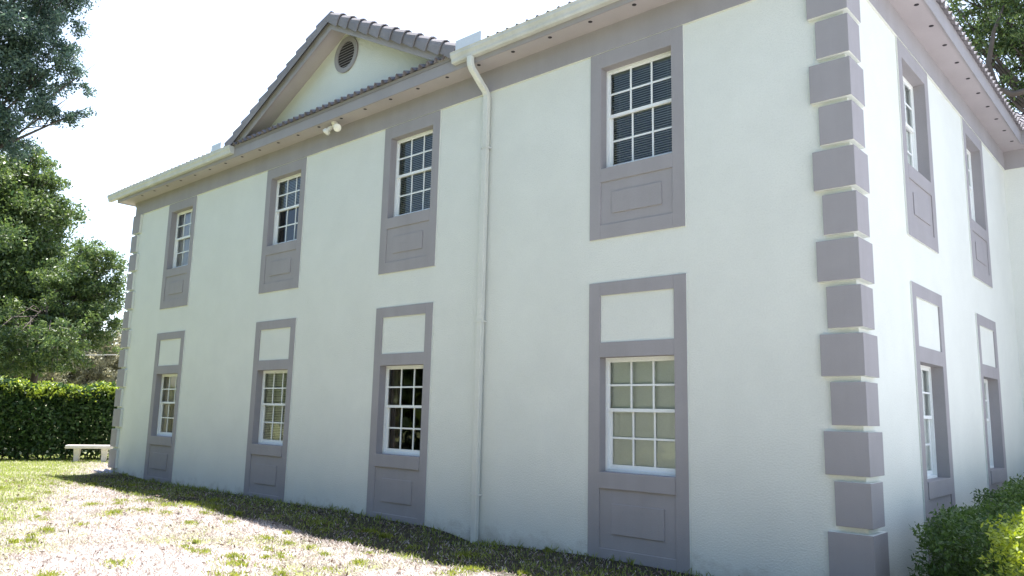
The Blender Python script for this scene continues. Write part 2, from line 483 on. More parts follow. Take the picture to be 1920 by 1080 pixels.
# frieze band under the eaves
fz = MB()
fz.box(XL - 0.03, 0.03, -0.03, 0.0, FR, ZS + 0.02, 0, {'z0': 1})
fz.box(0.0, 0.03, 0.0, WY - 0.03, FR, ZS + 0.02, 0, {'z0': 1})
fz.box(0.0, WX, WY - 0.03, WY, FR, ZS + 0.02, 0, {'z0': 1})
fz.box(XL - 0.03, XL, 0.0, YB, FR, ZS + 0.02, 0, {'z0': 1})
fz.prism([(XL - 0.03, ZS - 0.13), (XL - 0.03, ZS), (XL - 0.11, ZS), (XL - 0.10, ZS - 0.08)], -0.03, YB, 'y')
fz.build('frieze', [TRIM, WALL], Bd)

# quoins
zq = [(4.635, FR - 0.004)] + [(4.055 - 0.5195 * i, 4.055 - 0.5195 * i) for i in range(-1, 12)]
def quoin(corner, z0, z1, wide, sy=-1):
    wf, ws = (0.395, 0.405) if wide else (0.305, 0.33)
    p = 0.066
    q = MB()
    if corner == 'r':
        q.box(-wf, p, -p, ws, z0, z1, 0, {'z0': 1, 'z1': 1, 'x0': 1, 'y1': 1})
    else:
        q.box(XL - p, XL + wf, -p, ws, z0, z1, 0, {'z0': 1, 'z1': 1, 'x1': 1, 'y1': 1})
    q.build('quoin', [TRIM, WALL], Bd, bevel=0.006)
for corner in ('r', 'l'):
    for i in range(14):
        zt = 4.055 + 0.5195 * 2 - 0.5195 * i
        zb = zt - 0.459
        if i == 13 and False: break
        if i == 12: zb = -1.62
        if i == 13: zt, zb = -1.685, -2.1
        if i == 0: zt = FR - 0.004
        quoin(corner, zb, zt, i % 2 == 0)

# ---------------- window surrounds and windows
def surround(fn, a, b_, z0, z1, op, lower):
    p, dp = 0.022, -0.285
    L, Rr = a + BW, b_ - BW
    o0, o1 = op
    E = {'x0': 0, 'x1': 0}
    m = MB()
    # stiles: cream on the outer return, grey inside the opening
    m.box(a, L, dp, p, z0, z1, 0, {'x0': 1, 'z0': 1, 'z1': 1})
    m.box(Rr, b_, dp, p, z0, z1, 0, {'x1': 1, 'z0': 1, 'z1': 1})
    if lower:
        m.box(L, Rr, 0.0, p, 1.62, z1, 0, {'z0': 1, 'z1': 1})
        m.box(L, Rr, dp, p, o1, 0.982, 0, {'z1': 1})
        m.box(L, Rr, dp, p + 0.012, -0.93, o0)
        m.box(L, Rr, 0.0, p, z0, -1.685)
        rec, rai = (-1.685, -0.93), (-1.495, -1.115)
    else:
        m.box(L, Rr, dp, p, o1, z1)
        m.box(L, Rr, dp, p + 0.002, 3.222, o0)
        m.box(L, Rr, 0.0, p, z0, 2.61, 0, {'z0': 1})
        rec, rai = (2.61, 3.222), (2.755, 3.06)
    m.xf(fn)
    so = m.build('window_surround', [TRIM, WALL], Bd, bevel=0.004)
    q = MB(); q.box(L, Rr, -0.01, 0.007, *rec); q.xf(fn)
    rp = q.build('recessed_panel', TRIM, so)
    q = MB(); q.box(L + 0.19, Rr - 0.165, 0.006, 0.021, *rai); q.xf(fn)
    q.build('raised_panel', TRIM, so, bevel=0.004)

def window(fn0, a, b_, op, style):
    ex = 0.03 if fn0 is Fx else 0.045
    def fn(s, n, z): return fn0(s, n - ex, z)
    L, Rr = a + BW, b_ - BW
    o0, o1 = op
    H = o1 - o0
    zm = o0 + H * 0.535
    d1, d2 = -0.105, -0.140               # faces of the upper and the lower sash
    m = MB()
    fr = 0.032
    m.box(L, L + fr, -0.185, -0.092, o0, o1); m.box(Rr - fr, Rr, -0.185, -0.092, o0, o1)
    m.box(L + fr, Rr - fr, -0.185, -0.092, o1 - 0.035, o1); m.box(L + fr, Rr - fr, -0.185, -0.085, o0, o0 + 0.03)
    ls, rs = L + fr, Rr - fr
    def sash(z0, z1, d, st, bot, top, dep=0.032):
        m.box(ls, ls + st, d - dep, d, z0, z1); m.box(rs - st, rs, d - dep, d, z0, z1)
        m.box(ls + st, rs - st, d - dep, d, z0, z0 + bot); m.box(ls + st, rs - st, d - dep, d, z1 - top, z1)
        x0, x1, y0, y1 = ls + st, rs - st, z0 + bot, z1 - top
        mu = 0.013
        xs = [x0 + (x1 - x0) * k / 3 for k in (1, 2)]
        ym = (y0 + y1) / 2
        for x in xs: m.box(x - mu, x + mu, d - 0.024, d - 0.003, y0, y1)
        e = [x0] + [v for x in xs for v in (x - mu, x + mu)] + [x1]
        for k in range(0, 6, 2): m.box(e[k], e[k + 1], d - 0.024, d - 0.005, ym - mu, ym + mu)
        return x0, x1, y0, y1
    g1 = sash(zm - 0.02, o1 - 0.035, d1, 0.028, 0.045, 0.025)
    g2 = sash(o0 + 0.03, zm + 0.015, d2, 0.045, 0.06, 0.03)
    m.xf(fn)
    wo = m.build('window', WHITE, Bd)
    g = MB()
    for (x0, x1, y0, y1), d in ((g1, d1 - 0.013), (g2, d2 - 0.013)):
        pts = [fn(x0, d, y0), fn(x1, d, y0), fn(x1, d, y1), fn(x0, d, y1)]
        g.face(pts)
    g.build('glass_pane', GLASS, wo, recalc=False)
    kind, z_lo = style
    bd = -0.178
    if kind in ('closed', 'open', 'half'):
        q = MB()
        tilt = {'closed': R(-66), 'open': R(2), 'half': R(-42)}[kind]
        z = o1 - 0.07
        q.box(L + 0.015, Rr - 0.015, bd - 0.03, bd + 0.03, o1 - 0.055, o1 - 0.005)
        zend = o0 + (H * z_lo)
        hw = 0.0145 if kind == 'closed' else 0.019
        while z > zend:
            cy, cz = hw * math.cos(tilt), hw * math.sin(tilt)
            zz = z + random.uniform(-0.0015, 0.0015)
            q.box(L + 0.02, Rr - 0.02, -0.0006, 0.0006, -1, 1)
            k = len(q.v) - 8
            for idx in range(8):
                sx, nn, hh = q.v[k + idx]
                t_ = 1 if hh > 0 else -1
                q.v[k + idx] = (sx, bd - t_ * cy + nn * math.sin(tilt), zz + t_ * cz + nn * math.cos(tilt))
            z -= 0.0245 if kind == 'closed' else 0.034
        q.box(L + 0.02, Rr - 0.02, bd - 0.012, bd + 0.012, z - 0.006, z + 0.010)
        for sx in (L + 0.18, Rr - 0.18): q.box(sx - 0.001, sx + 0.001, bd + 0.016, bd + 0.018, z, o1 - 0.055)
        q.xf(fn); q.build('blind', BLIND, wo)
    if kind in ('drape', 'pale') or style[0] == 'half' and z_lo > 0.9:
        for lo_, hi_ in ((L + 0.01, L + 0.27), (Rr - 0.20, Rr - 0.01)) if kind == 'drape' else ((L + 0.01, L + 0.50), (Rr - 0.58, Rr - 0.01)):
            q = MB(); nn = 36
            pts = []
            for k in range(nn + 1):
                x = lo_ + (hi_ - lo_) * k / nn
                pts.append((x, bd - 0.03 + 0.018 * math.sin(k * 1.15) + 0.008 * math.sin(k * 2.7 + lo_)))
            back = [(x, y - 0.004) for x, y in reversed(pts)]
            q.prism(pts + back, o0 - 0.05, o1 - 0.03, 'z'); q.xf(fn)
            q.build('curtain', CURT if kind == 'drape' else PALE, wo)

low_styles = [('pale', 0), ('half', 0.0), ('drape', 0), ('closed', 0.0)]
upp_styles = [('pale', 0), ('open', 0.55), ('open', 0.0), ('open', 0.0)]
for k, (a, b_) in enumerate(front_cols):
    surround(Fx, a, b_, -2.05, 1.80, LOW, True); window(Fx, a, b_, LOW, low_styles[k])
    surround(Fx, a, b_, 2.41, FR - 0.003, UPP, False); window(Fx, a, b_, UPP, upp_styles[k])
for fn, cols in ((Sx, side_cols), (Wx, wing_cols)):
    for k, (a, b_) in enumerate(cols):
        surround(fn, a, b_, -2.05, 1.80, LOW, True); window(fn, a, b_, LOW, ('closed', 0.0))
        surround(fn, a, b_, 2.41, FR - 0.003, UPP, False); window(fn, a, b_, UPP, ('closed', 0.0))

# ---------------- soffit, fascia
sf = MB()
sf.box(XL - OV + 0.02, OV - 0.02, -OV + 0.02, -0.03, ZS, ZS + 0.02)
sf.box(0.03, OV - 0.02, -0.03, WY - OV + 0.02, ZS, ZS + 0.02)
sf.box(0.03, WX + OV, WY - OV + 0.02, WY - 0.03, ZS, ZS + 0.02)
sf.box(XL - OV + 0.02, XL - 0.03, -0.03, YB, ZS, ZS + 0.02)
soffit = sf.build('soffit', SOFF, Bd)
def vent(x, y):
    q = MB()
    pts = [(x + 0.032 * math.cos(t_), y + 0.032 * math.sin(t_)) for t_ in [2 * math.pi * j / 10 for j in range(10)]]
    q.prism(pts, ZS - 0.004, ZS + 0.01, 'z'); q.build('soffit_vent', DARK, soffit)
for k in range(25): vent(-18.05 + 0.7345 * k, -0.285)
for k in range(13): vent(0.28, -0.05 + 0.742 * k - 0.08)
vent(XL - 0.22, 0.05)
fa = MB()
fa.box(XL - OV, OV, -OV, -OV + 0.02, ZS - 0.012, 5.785)
fa.box(OV - 0.02, OV, -OV + 0.02, WY - OV, ZS - 0.012, 5.80)
fa.box(OV, WX + OV, WY - OV, WY - OV + 0.02, ZS - 0.012, 5.80)
fa.box(XL - OV, XL - OV + 0.02, -OV + 0.02, YB, ZS - 0.012, 5.80)
fa.build('fascia', TRIM, Bd)

# ---------------- tiled roof
def tiled(mb, org, U, V, ulen, vlen, inside, pitch=0.2, course=0.36, amp=0.036, seg=8, v0=0.0):
    """barrel tiles: U along the eave, V up the slope, both unit"""
    U, V, org = Vector(U), Vector(V), Vector(org)
    Nn = U.cross(V).normalized()
    if Nn.z < 0: Nn = -Nn
    nu = int(ulen / pitch) * seg
    us = [i * pitch / seg for i in range(nu + 1)]
    prof = []
    for i in range(nu + 1):
        ph = (i % seg) / seg
        prof.append(amp * (max(0.0, math.sin(ph * 2 * math.pi)) * 1.6 + min(0.0, math.sin(ph * 2 * math.pi)) * 0.5))
    rows = []
    nv = int(math.ceil(vlen / course))
    for j in range(nv):
        va, vb = v0 + j * course, min(v0 + (j + 1) * course, vlen) + 0.02
        rows.append((va, 0.035)); rows.append((vb, 0.005))
    k = len(mb.v)
    for v, lift in rows:
        for u, h in zip(us, prof):
            mb.v.append(tuple(org + U * u + V * v + Nn * (h + lift)))
    w_ = nu + 1
    for j in range(len(rows) - 1):
        vm = (rows[j][0] + rows[j + 1][0]) / 2
        for i in range(nu):
            if inside((us[i] + us[i + 1]) / 2, vm):
                mb.f.append((k + j * w_ + i, k + j * w_ + i + 1, k + (j + 1) * w_ + i + 1, k + (j + 1) * w_ + i)); mb.m.append(0)

cs = 1 / math.hypot(1, PITCH); sn = PITCH * cs
ZE = 5.745
x0, x1, y0, y1 = XL - OV - 0.06, OV + 0.05, -OV - 0.06, YB + OV
hd = (y1 - y0) / 2
rl = hd / cs
rf = MB()
tiled(rf, (x0, y0, ZE), (1, 0, 0), (0, cs, sn), x1 - x0, rl, lambda u, v: v * cs <= u and v * cs <= (x1 - x0) - u)
tiled(rf, (x1, y0, ZE), (0, 1, 0), (-cs, 0, sn), y1 - y0, rl, lambda u, v: v * cs <= u + 0.02 and v * cs <= (y1 - y0) - u)
tiled(rf, (x0, y1, ZE), (0, -1, 0), (cs, 0, sn), y1 - y0, rl, lambda u, v: v * cs <= u and v * cs <= (y1 - y0) - u, seg=4)
# the wing's slope, starting at the valley
yw = WY - OV - 0.06
wl = 3.4 / cs
tiled(rf, (-3.0, yw, ZE), (1, 0, 0), (0, cs, sn), WX + 3.5, wl, lambda u, v: (u - 3.0 - OV) >= -v * cs * 1.0 - 0.02, pitch=0.24)
tiled(rf, (WX + 0.5, yw + 6.8, ZE), (-1, 0, 0), (0, -cs, sn), WX + 3.5, wl, lambda u, v: True, seg=4)
rf.build('roof', TILE, Bd, recalc=False, smooth=False)
dk = MB()                                 # roof deck under the tiles
h2 = hd - 0.05
dk.face([(x0 + .05, y0 + .05, ZE - .03), (x1 - .05, y0 + .05, ZE - .03), (x1 - hd, y0 + hd, ZE - .03 + h2 * PITCH), (x0 + hd, y0 + hd, ZE - .03 + h2 * PITCH)])
dk.face([(x1 - .05, y0 + .05, ZE - .03), (x1 - .05, y1, ZE - .03), (x1 - hd, y1 - hd, ZE - .03 + h2 * PITCH)])
dk.face([(x0 + .05, y0 + .05, ZE - .03), (x0 + hd, y0 + hd, ZE - .03 + h2 * PITCH), (x0 + .05, y1, ZE - .03)])
dk.face([(x0 + .05, y1, ZE - .03), (x0 + hd, y0 + hd, ZE - .03 + h2 * PITCH), (x1 - hd, y0 + hd, ZE - .03 + h2 * PITCH), (x1 - .05, y1, ZE - .03)])
dk.face([(0, yw + .05, ZE - .03), (WX + .4, yw + .05, ZE - .03), (WX + .4, yw + 3.4, ZE - .03 + 3.35 * PITCH), (-2.5, yw + 3.4, ZE - .03 + 3.35 * PITCH)])
dk.build('roof_deck', INSIDE, Bd, recalc=False)

# ---------------- gable
GXC, GL, GR = -9.58, -13.25, -5.98
GZ0, GZA = 5.80, 7.66
gs = (GZA - GZ0) / (GXC - GL)
gl_ = 1 / math.hypot(1, gs)
gw = MB()
gw.prism([(GL + 0.15, 5.62), (GR - 0.15, 5.62), (GR - 0.15, 5.78), (GXC, GZA - 0.06), (GL + 0.15, 5.78)], 0.0, 0.15, 'y')
gable = gw.build('gable_wall', WALL, Bd)
# round louvre
vc = (-9.585, 7.04)
vr = MB()
ns = 40
for i in range(ns):
    a0, a1 = 2 * math.pi * i / ns, 2 * math.pi * (i + 1) / ns
    c0, s0, c1, s1 = math.cos(a0), math.sin(a0), math.cos(a1), math.sin(a1)
    ro, ri = 0.375, 0.275
    P = lambda r_, c_, s_, y_: (vc[0] + r_ * c_, y_, vc[1] + r_ * s_)
    vr.face([P(ro, c0, s0, -0.035), P(ro, c1, s1, -0.035), P(ri, c1, s1, -0.03), P(ri, c0, s0, -0.03)])
    vr.face([P(ro, c0, s0, -0.035), P(ro, c0, s0, 0.0), P(ro, c1, s1, 0.0), P(ro, c1, s1, -0.035)])
    vr.face([P(ri, c0, s0, -0.03), P(ri, c1, s1, -0.03), P(ri, c1, s1, -0.002), P(ri, c0, s0, -0.002)])
lv = vr.build('gable_vent', TRIM, gable)
q = MB(); q.prism([(vc[0] + 0.28 * math.cos(2 * math.pi * i / ns), vc[1] + 0.28 * math.sin(2 * math.pi * i / ns)) for i in range(ns)], -0.004, -0.002, 'y')
q.build('vent_opening', DARK, lv)
q = MB()
for k in range(9):
    z = vc[1] - 0.232 + 0.058 * k
    hw = math.sqrt(max(0.0, 0.275 ** 2 - (z - vc[1]) ** 2)) - 0.004
    q.prism([(-0.030, z - 0.010), (-0.027, z - 0.016), (-0.008, z + 0.000), (-0.011, z + 0.006)], vc[0] - hw, vc[0] + hw, 'x')
q.build('louvre_slats', TRIM, lv)
# rake boards, their soffits, gable slopes and rake tiles
rb = MB()
bh = 0.235
rb.prism([(GL - 0.05, GZ0 - 0.02), (GL + bh / gs - 0.05, GZ0 - 0.02), (GXC, GZA - bh), (GXC, GZA)], -OV - 0.012, -OV + 0.012, 'y')
rb.build('rake_board', TRIM, Bd)
rb = MB()
rb.prism([(GR + 0.05, GZ0 - 0.02), (GXC, GZA), (GXC, GZA - bh), (GR - bh / gs + 0.05, GZ0 - 0.02)], -OV - 0.012, -OV + 0.012, 'y')
rb.build('rake_board', TRIM, Bd)
rs_ = MB()
for sg, xe in ((-1, GL), (1, GR)):
    rs_.face([(GXC, -OV + 0.012, GZA - 0.10), (GXC, 0.0, GZA - 0.10), (xe - sg * 0.2, 0.0, GZ0 - 0.0), (xe - sg * 0.2, -OV + 0.012, GZ0 - 0.0)])
rs_.build('rake_soffit', SOFF, Bd, recalc=False)
gr = MB()
for sg, xe in ((-1, GL - 0.02), (1, GR + 0.02)):
    tiled(gr, (xe, -OV - 0.02, GZ0 + 0.03), (0, 1, 0), (-sg * gl_, 0, gs * gl_), 4.6, (abs(GXC - xe)) / gl_, lambda u, v: True)
gr.build('gable_roof', TILE, Bd, recalc=False)
gd = MB()
for sg, xe in ((-1, GL), (1, GR)):
    gd.face([(GXC, -OV + 0.0, GZA - 0.01), (GXC, 4.0, GZA - 0.01), (xe, 4.0, GZ0 - 0.01), (xe, -OV, GZ0 - 0.01)])
gd.build('gable_deck', INSIDE, Bd, recalc=False)
# rake tiles: overlapping half barrels lapped over the gable edge
for sg, xe in ((-1, GL - 0.03), (1, GR + 0.03)):
    ln = abs(GXC - xe) / gl_
    nt_ = 11
    st = ln / nt_
    rk = MB()
    for k in range(nt_):
        a0 = k * st - 0.03; a1 = (k + 1) * st + 0.05
        p0 = Vector((xe - sg * a0 * gl_, 0, GZ0 + 0.02 + a0 * gs * gl_)); p1 = Vector((xe - sg * a1 * gl_, 0, GZ0 + 0.02 + a1 * gs * gl_))
        d = (p1 - p0).normalized(); nn = Vector((-d.z, 0, d.x))
        if nn.z < 0: nn = -nn
        # section across the edge: front skirt, rounded top, back
        sec = [(-0.075, -0.10), (-0.082, 0.0), (-0.078, 0.055), (-0.055, 0.090), (-0.015, 0.108), (0.03, 0.102), (0.075, 0.07), (0.095, 0.0)]
        sec2 = [(y_ * 0.86, n_ * 0.86) for y_, n_ in sec]
        base = len(rk.v)
        grow0, grow1 = 0.022, -0.012
        for (pp, gq) in ((p0, 1.42), (p1, 0.95)):
            for y_, n_ in sec:
                c = pp + nn * (n_ * gq); rk.v.append((c.x, -OV + y_ * gq - 0.0, c.z))
        m_ = len(sec)
        for i in range(m_ - 1):
            rk.f.append((base + i, base + i + 1, base + m_ + i + 1, base + m_ + i)); rk.m.append(0)
        # thickness at the lower lip
        b3 = len(rk.v)
        for y_, n_ in sec2:
            c = p0 + nn * (n_ * 1.42); rk.v.append((c.x, -OV + y_ * 1.42, c.z))
        for i in range(m_ - 1):
            rk.f.append((base + i, base + i + 1, b3 + i + 1, b3 + i)); rk.m.append(0)
    rk.build('rake_tiles', TILE, Bd, recalc=False, smooth=False)

# ---------------- gutters, splash guards, downspout
def gutter(xa, xb):
    y = -OV
    prof = [(y - 0.002, 5.60), (y - 0.085, 5.60), (y - 0.098, 5.625), (y - 0.10, 5.66), (y - 0.112, 5.69), (y - 0.128, 5.715), (y - 0.130, 5.755), (y - 0.138, 5.765), (y - 0.138, 5.772), (y - 0.120, 5.772), (y - 0.118, 5.715), (y - 0.09, 5.68), (y - 0.088, 5.62), (y - 0.012, 5.612), (y - 0.012, 5.765), (y - 0.002, 5.765)]
    q = MB(); q.prism(prof, xa, xb, 'x')
    cap = [(y - 0.002, 5.60), (y - 0.085, 5.60), (y - 0.10, 5.66), (y - 0.130, 5.715), (y - 0.138, 5.772), (y - 0.002, 5.765)]
    q.prism(cap, xa - 0.003, xa + 0.001, 'x'); q.prism(cap, xb - 0.001, xb + 0.003, 'x')
    return q.build('gutter', GUT, Bd)
g_r = gutter(-5.985, 0.52)
g_l = gutter(-19.78, -13.06)
q = MB(); q.box(-5.86, -5.29, -0.535, -0.531, 5.768, 5.935); q.build('splash_guard', METAL, g_r)
q = MB(); q.box(-13.88, -13.45, -0.535, -0.531, 5.768, 5.925); q.build('splash_guard', METAL, g_l)
ds = MB()
dx = -5.565
path = [(dx, -0.475, 5.61), (dx, -0.475, 5.52), (dx, -0.462, 5.46), (dx, -0.43, 5.41), (dx, -0.20, 5.21), (dx, -0.13, 5.16), (dx, -0.085, 5.10), (dx, -0.072, 5.03), (dx, -0.07, 4.6), (dx, -0.07, -1.90)]
ds.tube(path, 0, square=(0.10, 0.08))
dso = ds.build('downspout', SPOUT, Bd, bevel=0.012)
for z in (4.2, 1.4, -1.2):
    q = MB(); q.prism([(dx - 0.09, -0.002), (dx - 0.061, -0.002), (dx - 0.061, -0.117), (dx + 0.061, -0.117), (dx + 0.061, -0.002), (dx + 0.09, -0.002), (dx + 0.09, -0.004), (dx + 0.063, -0.004), (dx + 0.063, -0.119), (dx - 0.063, -0.119), (dx - 0.063, -0.004), (dx - 0.09, -0.004)], z - 0.014, z + 0.014, 'z'); q.build('strap', SPOUT, dso)

# ------------------------------------------------------------------ twin floodlight under the eave
fl_ = thing('floodlight', (-9.52, -0.24, ZS), 'white twin headed floodlight fixed under the eave below the gable', 'floodlight')
q = MB(); q.tube([(0, 0, 0), (0, 0, -0.03), (0, 0, -0.055)], [0.062, 0.060, 0.035], 16); q.build('base', LAMP, fl_, smooth=False)
def lamp(ax, aim):
    ax, aim = Vector(ax), Vector(aim).normalized()
    q = MB()
    q.tube([(0, 0, -0.05), ax * 0.5 + Vector((0, 0, -0.03)), ax], [0.018, 0.016, 0.018], 10)
    q.tube([ax - aim * 0.02, ax + aim * 0.03, ax + aim * 0.075, ax + aim * 0.085, ax + aim * 0.15], [0.028, 0.042, 0.045, 0.068, 0.078], 18)
    h = q.build('lamp_head', LAMP, fl_)
    q = MB(); e = ax + aim * 0.152
    q.tube([e, e + aim * 0.012, e + aim * 0.018], [0.070, 0.055, 0.02], 18); q.build('lens', LENS, h)
lamp((-0.11, 0.0, -0.075), (-0.6, -0.35, -0.7))
lamp((0.13, 0.0, -0.13), (0.7, -0.6, -0.4))

# ------------------------------------------------------------------ bench and splash block
bch = thing('garden_bench', (-23.17, 1.02, -1.75), 'pale concrete bench with flat slab seat in front of the long hedge', 'bench')
bch.rotation_euler = (0, 0, R(62))
q = MB(); q.box(-0.69, 0.69, -0.21, 0.21, 0.41, 0.51); q.build('seat', CONC, bch, bevel=0.02)
for sx in (-0.375, 0.375):
    q = MB(); q.prism([(-0.17, 0.41), (0.17, 0.41), (0.14, 0.36), (0.10, 0.20), (0.13, 0.0), (-0.13, 0.0), (-0.10, 0.20), (-0.14, 0.36)], sx - 0.09, sx + 0.09, 'x')
    k = 0
    q.v = [(sx + (x - sx) * (0.72 + 0.66 * z), y, z) for x, y, z in q.v]
    q.build('leg', CONC, bch, bevel=0.012)
sb = MB()
sb.prism([(-0.16, 0), (0.16, 0), (0.16, 0.10), (0.12, 0.10), (0.09, 0.05), (-0.09, 0.05), (-0.12, 0.10), (-0.16, 0.10)], 0, 0.36, 'x')
so = sb.build('splash_block', BLOCK, None, bevel=0.01)
so.location = (-18.92, -0.30, -1.745); so.rotation_euler = (0, R(4), R(6))
tag(so, 'grey concrete splash block on the ground at the far left corner of the building', 'splash block')

# ------------------------------------------------------------------ trees
def tree(name, base, clumps, density, size, leafm, label, group, trunk_r=0.3, cat='tree', limbs=True, loc=None, trunk_top=None):
    o = thing(name, base, label, cat, group)
    bx, by, bz = base
    q = MB()
    cc = [Vector((x - bx, y - by, z - bz)) for x, y, z, r in clumps]
    mean = sum(cc, Vector()) / len(cc)
    top = Vector(trunk_top) if trunk_top else Vector((mean.x * 0.5, mean.y * 0.5, max(mean.z * 0.55, 0.5)))
    q.tube([(0, 0, -0.3), (0, 0, 0.25), top * 0.5 + Vector((0.1, -0.05, 0)), top], [trunk_r * 1.35, trunk_r * 1.05, trunk_r * 0.85, trunk_r * 0.7], 10)
    for c, (x, y, z, r) in zip(cc, clumps):
        mid = top.lerp(c, 0.5) + Vector((random.uniform(-.3, .3), random.uniform(-.3, .3), random.uniform(-.1, .5)))
        q.tube([top * 0.93, mid, c, c + (c - mid) * 0.25], [trunk_r * 0.35, trunk_r * 0.15, trunk_r * 0.05, 0.006], 6)
        for _ in range(3):
            e = c + Vector((random.gauss(0, 1), random.gauss(0, 1), random.gauss(0.2, 0.8))).normalized() * r * 0.8
            q.tube([mid.lerp(c, 0.6), (mid.lerp(c, 0.6) + e) / 2 + Vector((0, 0, 0.05)), e], [trunk_r * 0.06, trunk_r * 0.035, 0.005], 5)
    q.build('trunk', BARK, o, smooth=True)
    pts = clump_points(clumps, density) - np.array(base)
    np_mesh('crown', leaf_quads(pts, size), 4, leafm, o)
    return o

def jit(cl, dmax, layers=2):
    """each clump also gets depth: a second clump behind it"""
    out = []
    for x, y, z, r in cl:
        v = Vector((x - 2.74, y + 8.63, 0)).normalized()
        for s in (random.uniform(-0.4, 0.2), random.uniform(0.6, 1.2))[:layers]:
            out.append((x + v.x * s * dmax, y + v.y * s * dmax, z + (random.uniform(-.2, .2) if s > 0.3 else 0), r))
    return out

OAK = [(-30.4, -0.9, 14.9, 1.53), (-30.1, 0.3, 14.8, 1.27), (-30.6, -2.1, 13.6, 2.26), (-30.2, -0.4, 13.1, 1.5), (-29.9, 0.8, 13.2, 1.13), (-29.8, 1.4, 12.7, 0.75), (-30.3, -0.6, 11.5, 1.36), (-29.9, 0.8, 11.4, 1.11), (-29.7, 1.5, 11.3, 0.62), (-30.5, -1.5, 10.8, 1.96), (-30.3, -0.6, 10.0, 1.1), (-30.1, 0.0, 12.3, 0.99), (-30.8, -3.2, 14.5, 3.05), (-30.4, -0.9, 16.7, 2.34), (-30.0, 0.5, 16.3, 1.55)]
TA = [(-35.3, -0.2, 7.3, 3.54), (-35.1, 1.0, 9.6, 1.66), (-34.9, 1.7, 10.5, 0.97), (-34.7, 2.2, 9.4, 1.1), (-34.5, 2.8, 8.5, 0.96), (-34.9, 1.5, 8.1, 1.64), (-35.1, 1.0, 6.1, 2.17), (-34.7, 2.2, 6.5, 1.36), (-35.0, 1.2, 3.9, 2.42), (-34.7, 2.4, 4.4, 1.62), (-35.4, -0.3, 4.2, 3.23), (-34.9, 1.7, 2.6, 1.21), (-34.5, 3.0, 2.9, 1.21), (-34.2, 3.8, 2.7, 0.81), (-34.9, 0.8, 2.0, 1.3), (-34.6, 2.2, 2.0, 1.1), (-34.2, 3.6, 3.6, 1.2), (-34.0, 4.4, 4.6, 1.1), (-34.8, 2.0, 5.4, 1.5)]
TB = [(-30.4, 2.5, 5.8, 0.85), (-30.2, 3.2, 5.9, 0.85), (-30.0, 3.7, 5.5, 0.68), (-30.3, 3.0, 4.8, 1.21), (-30.0, 3.8, 4.6, 0.73), (-30.6, 2.1, 4.5, 1.21), (-30.4, 2.6, 3.5, 1.09), (-30.1, 3.4, 3.6, 0.97), (-29.9, 3.9, 3.2, 0.48), (-30.4, 2.7, 2.4, 0.67), (-30.6, 1.9, 3.0, 0.97), (-30.5, 2.2, 2.2, 0.8), (-30.8, 1.2, 2.4, 0.9), (-30.2, 3.3, 2.9, 0.7), (-31.0, 0.5, 3.0, 1.0), (-30.6, 1.4, 1.9, 0.8), (-30.3, 2.6, 1.7, 0.55), (-30.8, 0.6, 1.8, 0.9), (-30.0, 3.6, 2.6, 0.6), (-28.3, 1.06, 2.35, 0.8), (-28.6, -0.03, 2.1, 0.9), (-28.1, 1.72, 2.4, 0.7), (-28.5, 0.5, 1.7, 0.75), (-28.2, 1.4, 1.75, 0.6), (-28.7, -0.9, 2.0, 0.9), (-28.4, 0.75, 1.5, 0.6), (-28.3, 1.3, 1.5, 0.5), (-28.5, 0.1, 1.4, 0.6)]
C1 = [(-47.0, 6.3, 1.2, 1.5), (-47.4, 5.0, 1.0, 1.5), (-47.2, 5.8, 1.9, 1.61), (-46.9, 7.0, 2.5, 1.43), (-47.6, 4.6, 1.9, 1.79), (-47.8, 3.6, 2.4, 1.79)]
C2 = [(-49.3, 8.6, 1.4, 1.6), (-49.0, 10.4, 1.2, 1.5), (-49.5, 8.2, 2.6, 1.4), (-49.2, 9.4, 3.3, 1.59), (-48.8, 10.5, 3.7, 1.59), (-49.4, 9.0, 2.2, 1.51), (-49.0, 10.1, 1.9, 1.51)]
C3 = [(-50.9, 12.9, 1.3, 1.8), (-51.3, 12.4, 2.9, 1.99), (-50.8, 13.6, 3.9, 2.0), (-50.3, 14.9, 3.3, 2.39), (-51.2, 12.7, 2.1, 1.59)]
TR = [(-3.2, 22.8, 15.7, 0.73), (-2.6, 22.9, 14.5, 0.97), (-1.8, 23.1, 14.1, 0.96), (-1.2, 23.1, 14.7, 0.97), (-2.0, 23.0, 15.6, 0.98), (-3.0, 22.9, 13.5, 0.6), (-2.4, 23.0, 12.8, 0.59), (-1.6, 23.1, 11.9, 0.59), (-1.0, 23.2, 13.4, 1.19), (-0.6, 23.2, 12.1, 1.41), (-0.4, 23.2, 14.7, 1.94), (-1.3, 23.1, 16.2, 1.48), (-2.9, 22.9, 17.0, 1.24)]
tree('oak_tree', (-33.0, -5.5, -1.8), jit(OAK, 1.2, 1), 900, 0.068, L_OAK, 'tall dark oak whose high branches hang in from the upper left edge of the view', 'trees behind the hedge', 0.45)
tree('leafy_tree', (-36.0, -1.0, -1.8), jit(TA, 1.6), 640, 0.08, L_TREE, 'big dense green tree rising behind the left end of the hedge', 'trees behind the hedge', 0.4, trunk_top=(0.2, 0.2, 7.0))
tree('leafy_tree', (-31.6, 1.6, -1.8), jit(TB, 1.0), 800, 0.068, L_TREE, 'lower rounded green tree next to the far left corner of the building', 'trees behind the hedge', 0.15, trunk_top=(0.3, 0.3, 5.6))
tree('scrub_tree', (-47.6, 5.0, -1.8), C1, 480, 0.11, L_SCRUB, 'leftmost of the dull olive scrub trees far beyond the hedge', 'scrub beyond the hedge', 0.15)
tree('scrub_tree', (-49.1, 9.6, -1.8), C2, 480, 0.11, L_SCRUB, 'dull olive scrub tree far beyond the hedge, middle of three', 'scrub beyond the hedge', 0.15)
